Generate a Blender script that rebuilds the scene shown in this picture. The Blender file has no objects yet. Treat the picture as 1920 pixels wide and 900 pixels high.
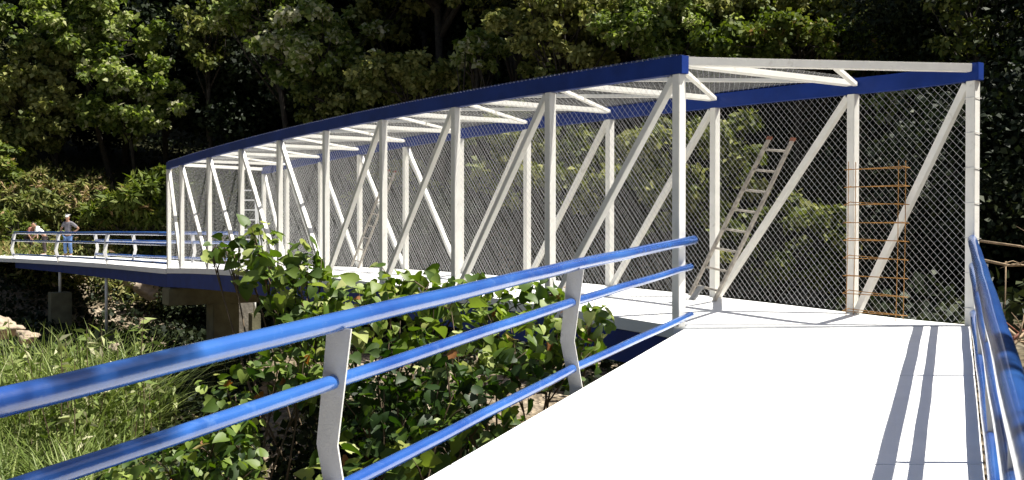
import bpy, bmesh, math, random
import numpy as np
from mathutils import Vector, Matrix, noise

# ------------------------------------------------------------------ camera, sky, sun, exposure
S = bpy.context.scene
col = S.collection
F = 1900.0            # focal length in pixels of a 1920 px wide picture
CAMZ = 1.10
cam = bpy.data.objects.new('camera', bpy.data.cameras.new('camera'))
col.objects.link(cam); S.camera = cam
cam.data.sensor_width = 36; cam.data.lens = 36 * F / 1920
cam.data.clip_start = 0.05; cam.data.clip_end = 1000
cam.location = (0, 0, CAMZ)
cam.rotation_euler = (math.radians(90 - 0.573), 0, 0)

SUN_EL, SUN_AZ = math.radians(58.5), math.radians(90)   # azimuth clockwise from +Y
w = bpy.data.worlds.new('World'); S.world = w; w.use_nodes = True
nt = w.node_tree; nt.nodes.clear()
sky = nt.nodes.new('ShaderNodeTexSky'); sky.sky_type = 'NISHITA'; sky.sun_disc = False
sky.sun_elevation = SUN_EL; sky.sun_rotation = SUN_AZ; sky.dust_density = 2.5; sky.air_density = 0.8
bg = nt.nodes.new('ShaderNodeBackground'); bg.inputs['Strength'].default_value = 0.05
wo = nt.nodes.new('ShaderNodeOutputWorld')
nt.links.new(sky.outputs[0], bg.inputs[0]); nt.links.new(bg.outputs[0], wo.inputs[0])
sl = bpy.data.lights.new('sun', 'SUN'); sl.energy = 5.0; sl.angle = math.radians(0.5); sl.color = (1, 0.965, 0.89)
sun = bpy.data.objects.new('sun', sl); col.objects.link(sun)
sdir = Vector((math.cos(SUN_EL) * math.sin(SUN_AZ), math.cos(SUN_EL) * math.cos(SUN_AZ), math.sin(SUN_EL)))
sun.rotation_euler = sdir.to_track_quat('Z', 'Y').to_euler(); sun.location = (30, 0, 40)
S.view_settings.view_transform = 'Standard'; S.view_settings.look = 'None'
S.view_settings.exposure = 1.05; S.view_settings.gamma = 1
S.view_settings.use_curve_mapping = False
S.render.engine = 'CYCLES'
S.cycles.max_bounces = 6; S.cycles.transparent_max_bounces = 4
S.cycles.caustics_reflective = False; S.cycles.caustics_refractive = False

V = Vector
def at(px, py, Y):
    """photo pixel (1920x900) and depth -> point"""
    return V(((px - 960) / F * Y, Y, CAMZ - (py - 431) / F * Y))

# ------------------------------------------------------------------ materials
def mat(name, color, rough=0.6, metallic=0.0, spec=0.5, var=0.0, scale=6.0, dark=None, bump=0.0, bscale=40.0, coat=0.0, dirt=None, dirt_amt=0.0, dscale=3.0):
    m = bpy.data.materials.new(name); m.use_nodes = True
    t = m.node_tree; N = t.nodes; L = t.links
    p = N['Principled BSDF']
    p.inputs['Roughness'].default_value = rough; p.inputs['Metallic'].default_value = metallic
    p.inputs['Specular IOR Level'].default_value = spec
    p.inputs['Coat Weight'].default_value = coat; p.inputs['Coat Roughness'].default_value = 0.12
    tc = N.new('ShaderNodeTexCoord')
    c2 = dark or tuple(c * (1 - var) for c in color)
    nz = N.new('ShaderNodeTexNoise'); nz.inputs['Scale'].default_value = scale; nz.inputs['Detail'].default_value = 6
    L.new(tc.outputs['Object'], nz.inputs['Vector'])
    r = N.new('ShaderNodeValToRGB'); r.color_ramp.elements[0].position = 0.35; r.color_ramp.elements[1].position = 0.65
    r.color_ramp.elements[0].color = (*c2, 1); r.color_ramp.elements[1].color = (*color, 1)
    L.new(nz.outputs[0], r.inputs[0]); out = r.outputs[0]
    if dirt:
        n2 = N.new('ShaderNodeTexNoise'); n2.inputs['Scale'].default_value = dscale; n2.inputs['Detail'].default_value = 9; n2.inputs['Roughness'].default_value = 0.7
        L.new(tc.outputs['Object'], n2.inputs['Vector'])
        r2 = N.new('ShaderNodeValToRGB'); r2.color_ramp.elements[0].position = 0.58; r2.color_ramp.elements[1].position = 0.72
        r2.color_ramp.elements[0].color = (0, 0, 0, 1); r2.color_ramp.elements[1].color = (dirt_amt,) * 3 + (1,)
        L.new(n2.outputs[0], r2.inputs[0])
        mx = N.new('ShaderNodeMixRGB'); mx.inputs[2].default_value = (*dirt, 1)
        L.new(r2.outputs[0], mx.inputs[0]); L.new(out, mx.inputs[1]); out = mx.outputs[0]
    L.new(out, p.inputs['Base Color'])
    if bump:
        nb = N.new('ShaderNodeTexNoise'); nb.inputs['Scale'].default_value = bscale; nb.inputs['Detail'].default_value = 5
        L.new(tc.outputs['Object'], nb.inputs['Vector'])
        b = N.new('ShaderNodeBump'); b.inputs['Strength'].default_value = bump; b.inputs['Distance'].default_value = 0.02
        L.new(nb.outputs[0], b.inputs['Height']); L.new(b.outputs[0], p.inputs['Normal'])
    return m

def leaf_mat(name, stops, trans=0.3, rough=0.6, spec=0.22):
    m = bpy.data.materials.new(name); m.use_nodes = True
    t = m.node_tree; N = t.nodes; L = t.links; N.clear()
    a = N.new('ShaderNodeAttribute'); a.attribute_name = 'tint'
    r = N.new('ShaderNodeValToRGB'); e = r.color_ramp.elements
    while len(e) < len(stops): e.new(0.5)
    for k, (pos, c) in enumerate(stops): e[k].position = pos; e[k].color = (*c, 1)
    L.new(a.outputs['Fac'], r.inputs[0])
    p = N.new('ShaderNodeBsdfPrincipled'); p.inputs['Roughness'].default_value = rough; p.inputs['Specular IOR Level'].default_value = spec
    L.new(r.outputs[0], p.inputs['Base Color'])
    tr = N.new('ShaderNodeBsdfTranslucent')
    hs = N.new('ShaderNodeHueSaturation'); hs.inputs['Saturation'].default_value = 1.15; hs.inputs['Value'].default_value = 1.3
    L.new(r.outputs[0], hs.inputs['Color']); L.new(hs.outputs[0], tr.inputs[0])
    mx = N.new('ShaderNodeMixShader'); mx.inputs[0].default_value = trans
    o = N.new('ShaderNodeOutputMaterial')
    L.new(p.outputs[0], mx.inputs[1]); L.new(tr.outputs[0], mx.inputs[2]); L.new(mx.outputs[0], o.inputs[0])
    return m

M = {}
M['white'] = mat('white_paint', (0.82, 0.80, 0.74), 0.5, var=0.08, scale=5, dirt=(0.32, 0.27, 0.2), dirt_amt=0.35, dscale=7, bump=0.12, bscale=60)
M['post_paint'] = mat('post_paint', (0.52, 0.51, 0.48), 0.42, var=0.1, scale=9, dirt=(0.4, 0.36, 0.3), dirt_amt=0.4, dscale=14, bump=0.2, bscale=90)
M['blue_chord'] = mat('navy_paint', (0.008, 0.036, 0.22), 0.5, spec=0.2, var=0.25, scale=2.5, dirt=(0.03, 0.06, 0.2), dirt_amt=0.35, dscale=4, bump=0.1)
M['blue'] = mat('blue_paint', (0.03, 0.11, 0.35), 0.25, dark=(0.016, 0.06, 0.25), scale=1.4, dirt=(0.14, 0.24, 0.45), dirt_amt=0.4, dscale=7, coat=0.6, bump=0.2, bscale=11)  # dark blotches paint in shade and tree reflections; paler blue blotches mixed in
M['concrete'] = mat('deck_concrete', (0.84, 0.84, 0.82), 0.85, var=0.06, scale=3, dirt=(0.6, 0.57, 0.52), dirt_amt=0.35, dscale=1.2, bump=0.2, bscale=50)
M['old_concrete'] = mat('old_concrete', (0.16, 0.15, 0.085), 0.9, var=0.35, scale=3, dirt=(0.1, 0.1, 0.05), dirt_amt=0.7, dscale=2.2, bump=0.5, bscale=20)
M['wire'] = mat('galvanised_wire', (0.55, 0.55, 0.55), 0.42, metallic=0.35, var=0.1)
M['wood'] = mat('ladder_wood', (0.5, 0.45, 0.38), 0.75, var=0.4, scale=14, bump=0.3, dirt=(0.5, 0.46, 0.4), dirt_amt=0.5, dscale=9)
M['wood_tip'] = mat('ladder_tip', (0.33, 0.13, 0.08), 0.75, var=0.4, scale=14)
M['rust'] = mat('rebar_rust', (0.42, 0.21, 0.055), 0.8, var=0.45, scale=20)
M['alu'] = mat('aluminium', (0.8, 0.8, 0.8), 0.35, metallic=0.3, var=0.05)
M['bark'] = mat('bark', (0.05, 0.04, 0.028), 0.9, var=0.5, scale=9, bump=0.6, bscale=25)
M['stem'] = mat('stem', (0.11, 0.075, 0.04), 0.8, var=0.4, scale=9)
M['dead'] = mat('dead_wood', (0.42, 0.3, 0.18), 0.85, var=0.4, scale=9)
M['rock'] = mat('rock', (0.42, 0.33, 0.24), 0.9, var=0.4, scale=2.5, dirt=(0.16, 0.12, 0.08), dirt_amt=0.7, dscale=3, bump=0.7, bscale=9)
M['paleleaf'] = leaf_mat('broad_leaf', [(0, (0.02, 0.045, 0.008)), (0.35, (0.08, 0.135, 0.02)), (0.68, (0.23, 0.3, 0.06)), (0.93, (0.5, 0.52, 0.22)), (1.0, (0.3, 0.13, 0.05))], 0.35, 0.5, 0.35)
M['leaf_a'] = leaf_mat('tree_leaf', [(0, (0.025, 0.045, 0.008)), (0.38, (0.12, 0.17, 0.03)), (0.7, (0.3, 0.35, 0.10)), (1.0, (0.6, 0.58, 0.4))], 0.42)
M['leaf_b'] = leaf_mat('dark_tree_leaf', [(0, (0.02, 0.034, 0.006)), (0.5, (0.105, 0.13, 0.025)), (1.0, (0.32, 0.32, 0.11))], 0.3)
M['leaf_shade'] = leaf_mat('shade_dark_leaf', [(0, (0.006, 0.012, 0.004)), (0.7, (0.018, 0.028, 0.008)), (1.0, (0.05, 0.06, 0.018))], 0.12)  # near-black leaf colour with forest shade painted into it
M['leaf_c'] = leaf_mat('yellow_tree_leaf', [(0, (0.05, 0.075, 0.012)), (0.5, (0.11, 0.15, 0.025)), (0.9, (0.2, 0.22, 0.05)), (1.0, (0.3, 0.2, 0.09))], 0.3)
M['grass'] = leaf_mat('reed_blade', [(0, (0.05, 0.075, 0.015)), (0.42, (0.12, 0.17, 0.035)), (0.78, (0.28, 0.33, 0.11)), (1.0, (0.52, 0.5, 0.32))], 0.3, 0.5)
M['dry'] = leaf_mat('dry_scrub', [(0, (0.05, 0.07, 0.016)), (0.45, (0.15, 0.175, 0.045)), (0.8, (0.27, 0.25, 0.09)), (1.0, (0.4, 0.27, 0.16))], 0.25, 0.6)
M['skin'] = mat('skin', (0.30, 0.16, 0.10), 0.55)
M['jeans'] = mat('jeans', (0.09, 0.17, 0.36), 0.8, var=0.35, scale=12)
M['shirt'] = mat('grey_shirt', (0.16, 0.15, 0.17), 0.8, var=0.3, scale=8)
M['white_cloth'] = mat('white_cloth', (0.75, 0.75, 0.72), 0.8, var=0.1)
M['dark_cloth'] = mat('dark_cloth', (0.05, 0.035, 0.035), 0.8, var=0.3)
M['red_cloth'] = mat('red_cloth', (0.30, 0.12, 0.09), 0.8, var=0.2)
M['hair'] = mat('hair', (0.02, 0.015, 0.012), 0.6)
M['shoe'] = mat('shoe', (0.5, 0.5, 0.5), 0.6)

# ------------------------------------------------------------------ helpers
def tag(o, label=None, cat=None, group=None, kind=None):
    if label: o['label'] = label
    if cat: o['category'] = cat
    if group: o['group'] = group
    if kind: o['kind'] = kind
    return o
def empty(name, loc, label, cat, group=None, rz=0):
    o = bpy.data.objects.new(name, None); col.objects.link(o); o.location = loc; o.rotation_euler = (0, 0, rz)
    bpy.context.view_layer.update()
    return tag(o, label, cat, group)
def link(name, me, m, parent=None, world=True):
    o = bpy.data.objects.new(name, me); col.objects.link(o)
    if m is not None:
        me.materials.clear(); me.materials.append(m)
    if parent is not None:
        o.parent = parent
        if world: o.matrix_parent_inverse = (Matrix.Translation(parent.location) @ parent.rotation_euler.to_matrix().to_4x4()).inverted()
    return o
class MB:
    def __init__(s): s.v = []; s.f = []
    def add(s, vs, fs):
        b = len(s.v); s.v += [tuple(p) for p in vs]; s.f += [tuple(b + i for i in f) for f in fs]; return s
    def sweep(s, pts, side, wdt, hgt, up=V((0, 0, 1))):
        """rectangular section carried along pts; side = width direction, up = height direction"""
        side = side.normalized(); n = len(pts); vs = []
        for p in pts:
            for a, b in ((-1, -1), (1, -1), (1, 1), (-1, 1)): vs.append(p + side * (a * wdt / 2) + up * (b * hgt / 2))
        fs = [(3, 2, 1, 0), tuple(4 * (n - 1) + k for k in range(4))]
        for i in range(n - 1):
            for k in range(4):
                a = 4 * i + k; b = 4 * i + (k + 1) % 4; fs.append((a, b, b + 4, a + 4))
        return s.add(vs, fs)
    def beam(s, p0, p1, wdt, hgt, side=None):
        d = (p1 - p0).normalized()
        if side is None: side = d.cross(V((0, 0, 1)))
        side = (side - d * side.dot(d)).normalized(); up = side.cross(d).normalized()
        return s.sweep([p0, p1], side, wdt, hgt, up)
    def box(s, c, x, y, z, ax=V((1, 0, 0))):
        ax = ax.normalized(); ay = V((-ax.y, ax.x, 0))
        vs = [c + ax * (a * x / 2) + ay * (b * y / 2) + V((0, 0, d * z / 2)) for d in (-1, 1) for a, b in ((-1, -1), (1, -1), (1, 1), (-1, 1))]
        return s.add(vs, [(3, 2, 1, 0), (4, 5, 6, 7), (0, 1, 5, 4), (1, 2, 6, 5), (2, 3, 7, 6), (3, 0, 4, 7)])
    def tube(s, pts, rs, n=8):
        pts = [V(p) for p in pts]
        if not hasattr(rs, '__len__'): rs = [rs] * len(pts)
        vs = []; N = len(pts)
        for i, p in enumerate(pts):
            d = (pts[min(i + 1, N - 1)] - pts[max(i - 1, 0)]).normalized()
            a = d.cross(V((0, 0, 1)) if abs(d.z) < 0.9 else V((1, 0, 0))).normalized(); b = d.cross(a)
            for k in range(n):
                t = 2 * math.pi * k / n; vs.append(p + (a * math.cos(t) + b * math.sin(t)) * rs[i])
        fs = [tuple(range(n))[::-1], tuple((N - 1) * n + k for k in range(n))]
        for i in range(N - 1):
            for k in range(n):
                a = i * n + k; b = i * n + (k + 1) % n; fs.append((a, a + n, b + n, b))
        return s.add(vs, fs)
    def build(s, name, m, parent=None, smooth=False, bevel=0.0):
        me = bpy.data.meshes.new(name); me.from_pydata(s.v, [], s.f)
        bm = bmesh.new(); bm.from_mesh(me); bmesh.ops.recalc_face_normals(bm, faces=bm.faces)
        if bevel: bmesh.ops.bevel(bm, geom=[e for e in bm.edges], offset=bevel, segments=2, affect='EDGES', clamp_overlap=True)
        bm.to_mesh(me); bm.free()
        if smooth:
            me.polygons.foreach_set('use_smooth', [len(p.vertices) <= 4 for p in me.polygons])
        return link(name, me, m, parent)

def np_mesh(name, verts, faces_flat, per, tint=None):
    me = bpy.data.meshes.new(name)
    nv = len(verts); nf = len(faces_flat) // per
    me.vertices.add(nv); me.vertices.foreach_set('co', np.asarray(verts, dtype=np.float32).ravel())
    me.loops.add(nf * per); me.loops.foreach_set('vertex_index', np.asarray(faces_flat, dtype=np.int32))
    me.polygons.add(nf); me.polygons.foreach_set('loop_start', np.arange(0, nf * per, per, dtype=np.int32))
    if tint is not None:
        a = me.attributes.new('tint', 'FLOAT', 'POINT'); a.data.foreach_set('value', np.asarray(tint, dtype=np.float32))
    me.update(calc_edges=True); me.validate()
    return me

# leaf outlines in (x across, y along, z fold)
LEAF4 = (np.array([[0, 0, 0], [-.38, .45, .10], [0, 1, -.05], [.38, .45, .10]]), [[0, 3, 2, 1]])
HEART = (np.array([[0, 0, 0], [0, .3, 0], [0, .65, -.03], [0, 1.1, -.22], [-.24, -.14, .05], [-.47, .03, .10], [-.46, .38, .10], [-.26, .78, .0], [.24, -.14, .05], [.47, .03, .13], [.46, .38, .15], [.26, .78, .04]]),
         [[0, 1, 5, 4], [1, 2, 6, 5], [2, 3, 7, 6], [1, 0, 8, 9], [2, 1, 9, 10], [3, 2, 10, 11]])
SPRAY = (np.array([[0, 0, 0], [-.16, .35, .05], [0, 1, -.12], [.16, .35, .05]]), [[0, 3, 2, 1]])
def leaves(name, C, size, rng, shape=LEAF4, upbias=0.6, out=None, svar=0.35, tint=None, droop=0.2):
    n = len(C); tpl, fc = shape
    nrm = rng.normal(size=(n, 3)); nrm /= np.linalg.norm(nrm, axis=1)[:, None]
    nrm[:, 2] += upbias
    if out is not None: nrm += out * 0.55
    nrm /= np.linalg.norm(nrm, axis=1)[:, None]
    t = rng.normal(size=(n, 3)); t[:, 2] -= droop * 2
    t -= nrm * (t * nrm).sum(1)[:, None]; t /= np.linalg.norm(t, axis=1)[:, None]
    b = np.cross(t, nrm)
    s = size * (1 + svar * rng.uniform(-1, 1, n)) ; s = s[:, None, None]
    P = C[:, None, :] + s * (tpl[None, :, 0:1] * b[:, None, :] + tpl[None, :, 1:2] * t[:, None, :] + tpl[None, :, 2:3] * nrm[:, None, :])
    k = len(tpl); per = len(fc[0]); base = (np.arange(n) * k)[:, None, None]
    fl = (base + np.array(fc)[None]).reshape(-1)
    if tint is None: tint = rng.beta(2, 2.4, n)
    return np_mesh(name, P.reshape(-1, 3), fl, per, np.repeat(tint, k))

# ------------------------------------------------------------------ ground
U = V((-0.554, 0.8325, 0)); NRM = V((0.8325, 0.554, 0)); O = V((1.86, 11.3, 0))   # bridge axes: along, across (right), left near corner
W = 3.0; PL = 2.45
LEND, REND, RFAR = 20.9, -1.64, 21.5
def camber(s):
    x = min(max((s + 0.9) / 22.2, 0), 1); return 0.2 * 4 * x * (1 - x)
def B(s, w_, z, c=True): return O + U * s + NRM * w_ + V((0, 0, z + (camber(s) if c else 0)))
def sst(a, b, x):
    x = np.clip((x - a) / (b - a), 0, 1); return x * x * (3 - 2 * x)
def ground_np(X, Y):
    dx, dy = X - O.x, Y - O.y
    s = dx * U.x + dy * U.y; d = dx * NRM.x + dy * NRM.y - W
    z = -2.9 + 0 * X
    z = z + 2.3 * sst(-0.5, 3.5, d) * sst(9, 2, s)            # right bank beside the entrance
    z = z + np.maximum(0, d - 9) * 0.62 * sst(9, 20, d)      # hill behind the bridge
    far = sst(31, 41, s); z = z + far * 2.75 + np.maximum(0, s - 40) * 0.36 * sst(40, 46, s)
    z = z + sst(-2, -14, Y) * 2.2                            # bank behind the viewer
    z = z + sst(-26, -60, X) * 3
    return np.minimum(z, 46 + 0.1 * z)
def fbm(X, Y, sc, seed=0):
    r = np.zeros_like(X); rs = np.random.RandomState(seed)
    for k in range(26):
        a = rs.uniform(0, 2 * np.pi); f = sc * 2 ** rs.uniform(0, 3.2)
        r += np.sin(f * (X * np.cos(a) + Y * np.sin(a)) + rs.uniform(0, 6.3)) / (f / sc) ** 0.8
    return r / 6
def ground_full(X, Y): return ground_np(X, Y) + 0.22 * fbm(X, Y, 0.35, 3) + 0.06 * fbm(X, Y, 2.4, 5)
def gz(x, y): return float(ground_full(np.array([x], float), np.array([y], float))[0])
xs = np.concatenate([np.linspace(-170, -36, 50), np.linspace(-35, 22, 229), np.linspace(23, 150, 50)])
ys = np.concatenate([np.linspace(-120, -9, 30), np.linspace(-8, 60, 273), np.linspace(61, 200, 60)])
XX, YY = np.meshgrid(xs, ys); ZZ = ground_full(XX, YY)
nx, ny = len(xs), len(ys)
idx = np.arange(nx * ny).reshape(ny, nx)
q = np.stack([idx[:-1, :-1], idx[:-1, 1:], idx[1:, 1:], idx[1:, :-1]], -1).reshape(-1)
gme = np_mesh('ground', np.stack([XX, YY, ZZ], -1).reshape(-1, 3), q, 4)
gm = bpy.data.materials.new('earth'); gm.use_nodes = True
t = gm.node_tree; N = t.nodes; L = t.links; p = N['Principled BSDF']; p.inputs['Roughness'].default_value = 0.95; p.inputs['Specular IOR Level'].default_value = 0.1
tc = N.new('ShaderNodeTexCoord'); n1 = N.new('ShaderNodeTexNoise'); n1.inputs['Scale'].default_value = 0.7; n1.inputs['Detail'].default_value = 10; n1.inputs['Roughness'].default_value = 0.65
L.new(tc.outputs['Object'], n1.inputs['Vector'])
r = N.new('ShaderNodeValToRGB'); e = r.color_ramp.elements
e[0].position = 0.35; e[0].color = (0.05, 0.055, 0.02, 1); e[1].position = 0.62; e[1].color = (0.46, 0.38, 0.28, 1)
x = e.new(0.46); x.color = (0.24, 0.19, 0.13, 1)
L.new(n1.outputs[0], r.inputs[0])
v1 = N.new('ShaderNodeTexVoronoi'); v1.inputs['Scale'].default_value = 9; L.new(tc.outputs['Object'], v1.inputs['Vector'])
mx = N.new('ShaderNodeMixRGB'); mx.blend_type = 'MULTIPLY'; mx.inputs[0].default_value = 0.7
L.new(r.outputs[0], mx.inputs[1]); vb = N.new('ShaderNodeRGBToBW'); L.new(v1.outputs['Color'], vb.inputs[0]); L.new(vb.outputs[0], mx.inputs[2])
# hill litter, darkened further with height to stand in for forest shade
sx = N.new('ShaderNodeSeparateXYZ'); L.new(tc.outputs['Object'], sx.inputs[0])
mr = N.new('ShaderNodeMapRange'); mr.inputs[1].default_value = -2.0; mr.inputs[2].default_value = 1.5; L.new(sx.outputs['Z'], mr.inputs[0])
m2 = N.new('ShaderNodeMixRGB'); m2.inputs[2].default_value = (0.045, 0.045, 0.02, 1); L.new(mr.outputs[0], m2.inputs[0]); L.new(mx.outputs[0], m2.inputs[1])
L.new(m2.outputs[0], p.inputs['Base Color'])
bp = N.new('ShaderNodeBump'); bp.inputs['Strength'].default_value = 0.9; bp.inputs['Distance'].default_value = 0.08
L.new(v1.outputs['Distance'], bp.inputs['Height']); L.new(bp.outputs[0], p.inputs['Normal'])
go = link('ground', gme, gm); go['kind'] = 'structure'
gme.polygons.foreach_set('use_smooth', [True] * len(gme.polygons))

# ------------------------------------------------------------------ near walkway (ramp)
A = V((0.4, 0.9165, 0)); AR = V((0.9165, -0.4, 0))
RL = B(0, 0, 0, False); RR = B(REND, W, 0, False)
def rz(Y): return -0.053 * (11.42 - Y) if Y < 11.42 else 0.0
RSL = (RR.x - 4.02) / (RR.y - 8.68)
def left_line(Y, off=0.0):   # off positive = towards the deck
    X = RL.x + 0.4300 * (Y - RL.y); return V((X, Y, rz(Y))) + V((0.9187, -0.395, 0)) * off
def right_line(Y, off=0.0):
    X = RR.x + 0.4375 * (Y - RR.y); return V((X, Y, rz(Y))) - V((0.919, -0.394, 0)) * off
def slab(ptsL, ptsR, th):
    mb = MB(); n = len(ptsL); vs = []
    for a, b in zip(ptsL, ptsR):
        vs += [a, b, b - V((0, 0, th)), a - V((0, 0, th))]
    fs = [(0, 1, 2, 3), tuple(4 * (n - 1) + k for k in (3, 2, 1, 0))]
    for i in range(n - 1):
        for k in range(4): fs.append((4 * i + k, 4 * i + 4 + k, 4 * i + 4 + (k + 1) % 4, 4 * i + (k + 1) % 4))
    return mb.add(vs, fs)
ramp = None
cuts = [-6.0, -2.5, 0.0, 2.6, 6.0, 8.68]
# panels cast between joints, each butted with a 12 mm groove
mb = MB()
joints = cuts + [None]
for i in range(len(cuts)):
    y0 = cuts[i]; g = 0.006
    l0 = left_line(y0 + g, 0.06); r0 = right_line(y0 + g - 0.02, 0.02)
    if i + 1 < len(cuts):
        l1 = left_line(cuts[i + 1] - g, 0.06); r1 = right_line(cuts[i + 1] - g - 0.02, 0.02)
    else:
        l1 = left_line(RL.y - 0.02, 0.06); r1 = right_line(RR.y - 0.03, 0.02)
    l0.z = rz(l0.y); r0.z = rz(r0.y); l1.z = rz(l1.y); r1.z = rz(r1.y)
    s_ = slab([l0, l1], [r0, r1], 0.16); mb.add([V(p_) for p_ in s_.v], s_.f)
rw = mb.build('walkway', M['concrete']); rw['kind'] = 'structure'
for off, ln in ((0.35, left_line), (0.35, right_line)):
    gb = MB(); pts = [ln(y_, off) + V((0, 0, -0.31)) for y_ in (-5.9, 2, 11.2)]
    gb.sweep(pts, AR, 0.14, 0.28).build('girder', M['blue_chord'], rw)

UPZ_ = V((0, 0, 1))
# ------------------------------------------------------------------ footbridge
br = empty('footbridge', O, 'long white steel truss footbridge with navy blue top beams, roofed and walled in wire mesh', 'footbridge')
ss = np.linspace(0, 1, 24)
ptsL = [B(s, -0.07, 0) for s in np.linspace(0.0, LEND, 24)]; ptsR = [B(s, W + 0.07, 0) for s in np.linspace(REND, RFAR, 24)]
slab(ptsL, ptsR, 0.14).build('deck', M['concrete'], br)
for w_, s0, s1 in ((0.02, 0.05, 30.6), (W - 0.02, REND + 0.1, RFAR)):
    s1 = min(s1, LEND if w_ < 1 else RFAR)
    MB().sweep([B(s, w_, -0.34) for s in np.linspace(s0, s1, 20)], NRM, 0.14, 0.38).build('bottom_girder', M['blue_chord'], br)
for i in range(0, 9):
    MB().beam(B(i * PL, 0.1, -0.26), B(i * PL, W - 0.1, -0.26), 0.1, 0.2).build('floor_beam', M['blue_chord'], br)
MB().sweep([B(s, 0.0, 2.9) for s in np.linspace(-0.10, LEND + 0.05, 22)], NRM, 0.11, 0.2).build('top_chord', M['blue_chord'], br, bevel=0.004)
MB().sweep([B(s, W, 2.9) for s in np.linspace(REND - 0.10, RFAR + 0.05, 22)], NRM, 0.11, 0.2).build('top_chord', M['blue_chord'], br, bevel=0.004)
lp = [i * PL for i in range(9)] + [LEND]
rp = [REND] + [i * PL for i in range(9)] + [RFAR]
PW = 0.115
for w_, ps in ((0.0, lp), (W, rp)):
    for s in ps:
        MB().sweep([B(s, w_, -0.005), B(s, w_, 2.8)], U, PW, PW - 0.01, NRM).build('post', M['white'], br, bevel=0.006)
def diag(w_, st, sb):
    sg = 1 if sb > st else -1
    p0 = B(st, w_, 2.77) + U * (sg * 0.07); p1 = B(sb, w_, 0.02) - U * (sg * 0.075)
    p0.z = 2.77 + camber(st); p1.z = 0.02 + camber(sb)
    MB().beam(p0, p1, 0.085, 0.085, NRM).build('diagonal', M['white'], br, bevel=0.005)
for i in range(4): diag(0, i * PL, (i + 1) * PL)
for i in range(5, 9): diag(0, i * PL, (i - 1) * PL)
diag(0, LEND, 8 * PL)
diag(W, REND, 0)
for i in range(4): diag(W, i * PL, (i + 1) * PL)
for i in range(5, 9): diag(W, i * PL, (i - 1) * PL)
diag(W, RFAR, 8 * PL)
e_ = 0.06
MB().beam(B(-0.03, e_, 2.945), B(REND, W - e_, 2.945), 0.10, 0.09).build('end_beam', M['white'], br, bevel=0.004)
MB().beam(B(LEND, e_, 2.945), B(RFAR, W - e_, 2.945), 0.10, 0.09).build('end_beam', M['white'], br, bevel=0.004)
for i in range(9):
    MB().beam(B(i * PL + .08, e_, 2.935), B(i * PL, W - e_, 2.935), 0.12, 0.07).build('cross_beam', M['white'], br, bevel=0.004)
for i in range(8):
    MB().beam(B(i * PL + .1, e_, 2.925), B((i + 1) * PL - .06, W - e_, 2.925), 0.06, 0.045).build('roof_brace', M['white'], br)
    MB().beam(B((i + 1) * PL - .1, e_, 2.975), B(i * PL + .1, W - e_, 2.975), 0.06, 0.045).build('roof_brace', M['white'], br)
pm = B(-0.03, e_, 2.925).lerp(B(REND, W - e_, 2.925), 0.52)
MB().beam(pm, B(-.08, W - e_, 2.915), 0.06, 0.045).build('roof_brace', M['white'], br)

for k in range(7):
    c_ = B(REND, W, .2 + k * .4)
    q_ = [c_ + U * a_ + NRM * b_ for a_, b_ in ((-.064, -.06), (-.066, .07), (.064, .07), (.066, -.06), (-.064, -.06))]
    MB().tube([q_[0] + UPZ_ * .01, q_[1], q_[2] + UPZ_ * .015, q_[3] + UPZ_ * .01, q_[4] + UPZ_ * .01], .0035, 5).build('tie_wire', M['wire'], br)
def mesh_sheet(corner, a, b, la, lb, name, pitch=0.096, r_=0.0028, zc=None, sa0=0.0, weave=0.004, fam=1):
    """chain link: zigzag wires of triangular section, drawn as crossing diagonals over la x lb"""
    mb = MB(); nrm = a.cross(b).normalized()
    vs = []; fs = []
    def P(x, y, h): 
        p = corner + a * x + b * y + nrm * h
        if zc: p.z += zc(sa0 + x)
        return p
    for sgn in (1, -1):
        k0 = -int(lb / pitch) - 1; k1 = int(la / pitch) + 1
        for k in range(k0, k1 + 1):
            # line x = k*pitch + y (sgn 1) ; mirrored in y for sgn -1
            y0 = max(0, -k * pitch); y1 = min(lb, la - k * pitch)
            if y1 - y0 < 0.02: continue
            nseg = max(1, int(round((y1 - y0) / 0.7)))
            base = len(vs)
            jit = 0.0022 * math.sin(k * 12.9 + sgn) 
            rw_ = r_ * (1.15 if sgn == fam else 0.5)
            for j in range(nseg + 1):
                y = y0 + (y1 - y0) * j / nseg; x_ = k * pitch + y + jit + 0.003 * math.sin(y * 3.1 + k * 0.37)
                yy = y if sgn == 1 else lb - y
                c0 = P(x_, yy, sgn * weave)
                for m_ in range(3):
                    an = 2 * math.pi * m_ / 3
                    vs.append(c0 + nrm * (math.cos(an) * rw_) + a * (math.sin(an) * rw_ * 1.2))
            for j in range(nseg):
                for m_ in range(3):
                    q0 = base + 3 * j + m_; q1 = base + 3 * j + (m_ + 1) % 3
                    fs.append((q0, q1, q1 + 3, q0 + 3))
    me = bpy.data.meshes.new(name); me.from_pydata([tuple(v_) for v_ in vs], [], fs)
    return link(name, me, M['wire'], br)
UPZ = V((0, 0, 1))
mesh_sheet(B(REND, W + 0.068, 0.02, False), U, UPZ, RFAR - REND, 2.79, 'wire_mesh', zc=camber, sa0=REND)
mesh_sheet(B(0.0, 0.068, 0.02, False), U, UPZ, LEND, 2.79, 'wire_mesh', zc=camber, sa0=0, r_=0.0019)
mesh_sheet(B(0.0, -0.04, 3.02, False), U, NRM, LEND, W + 0.08, 'wire_mesh', r_=0.0022, zc=camber, sa0=0)

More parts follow.
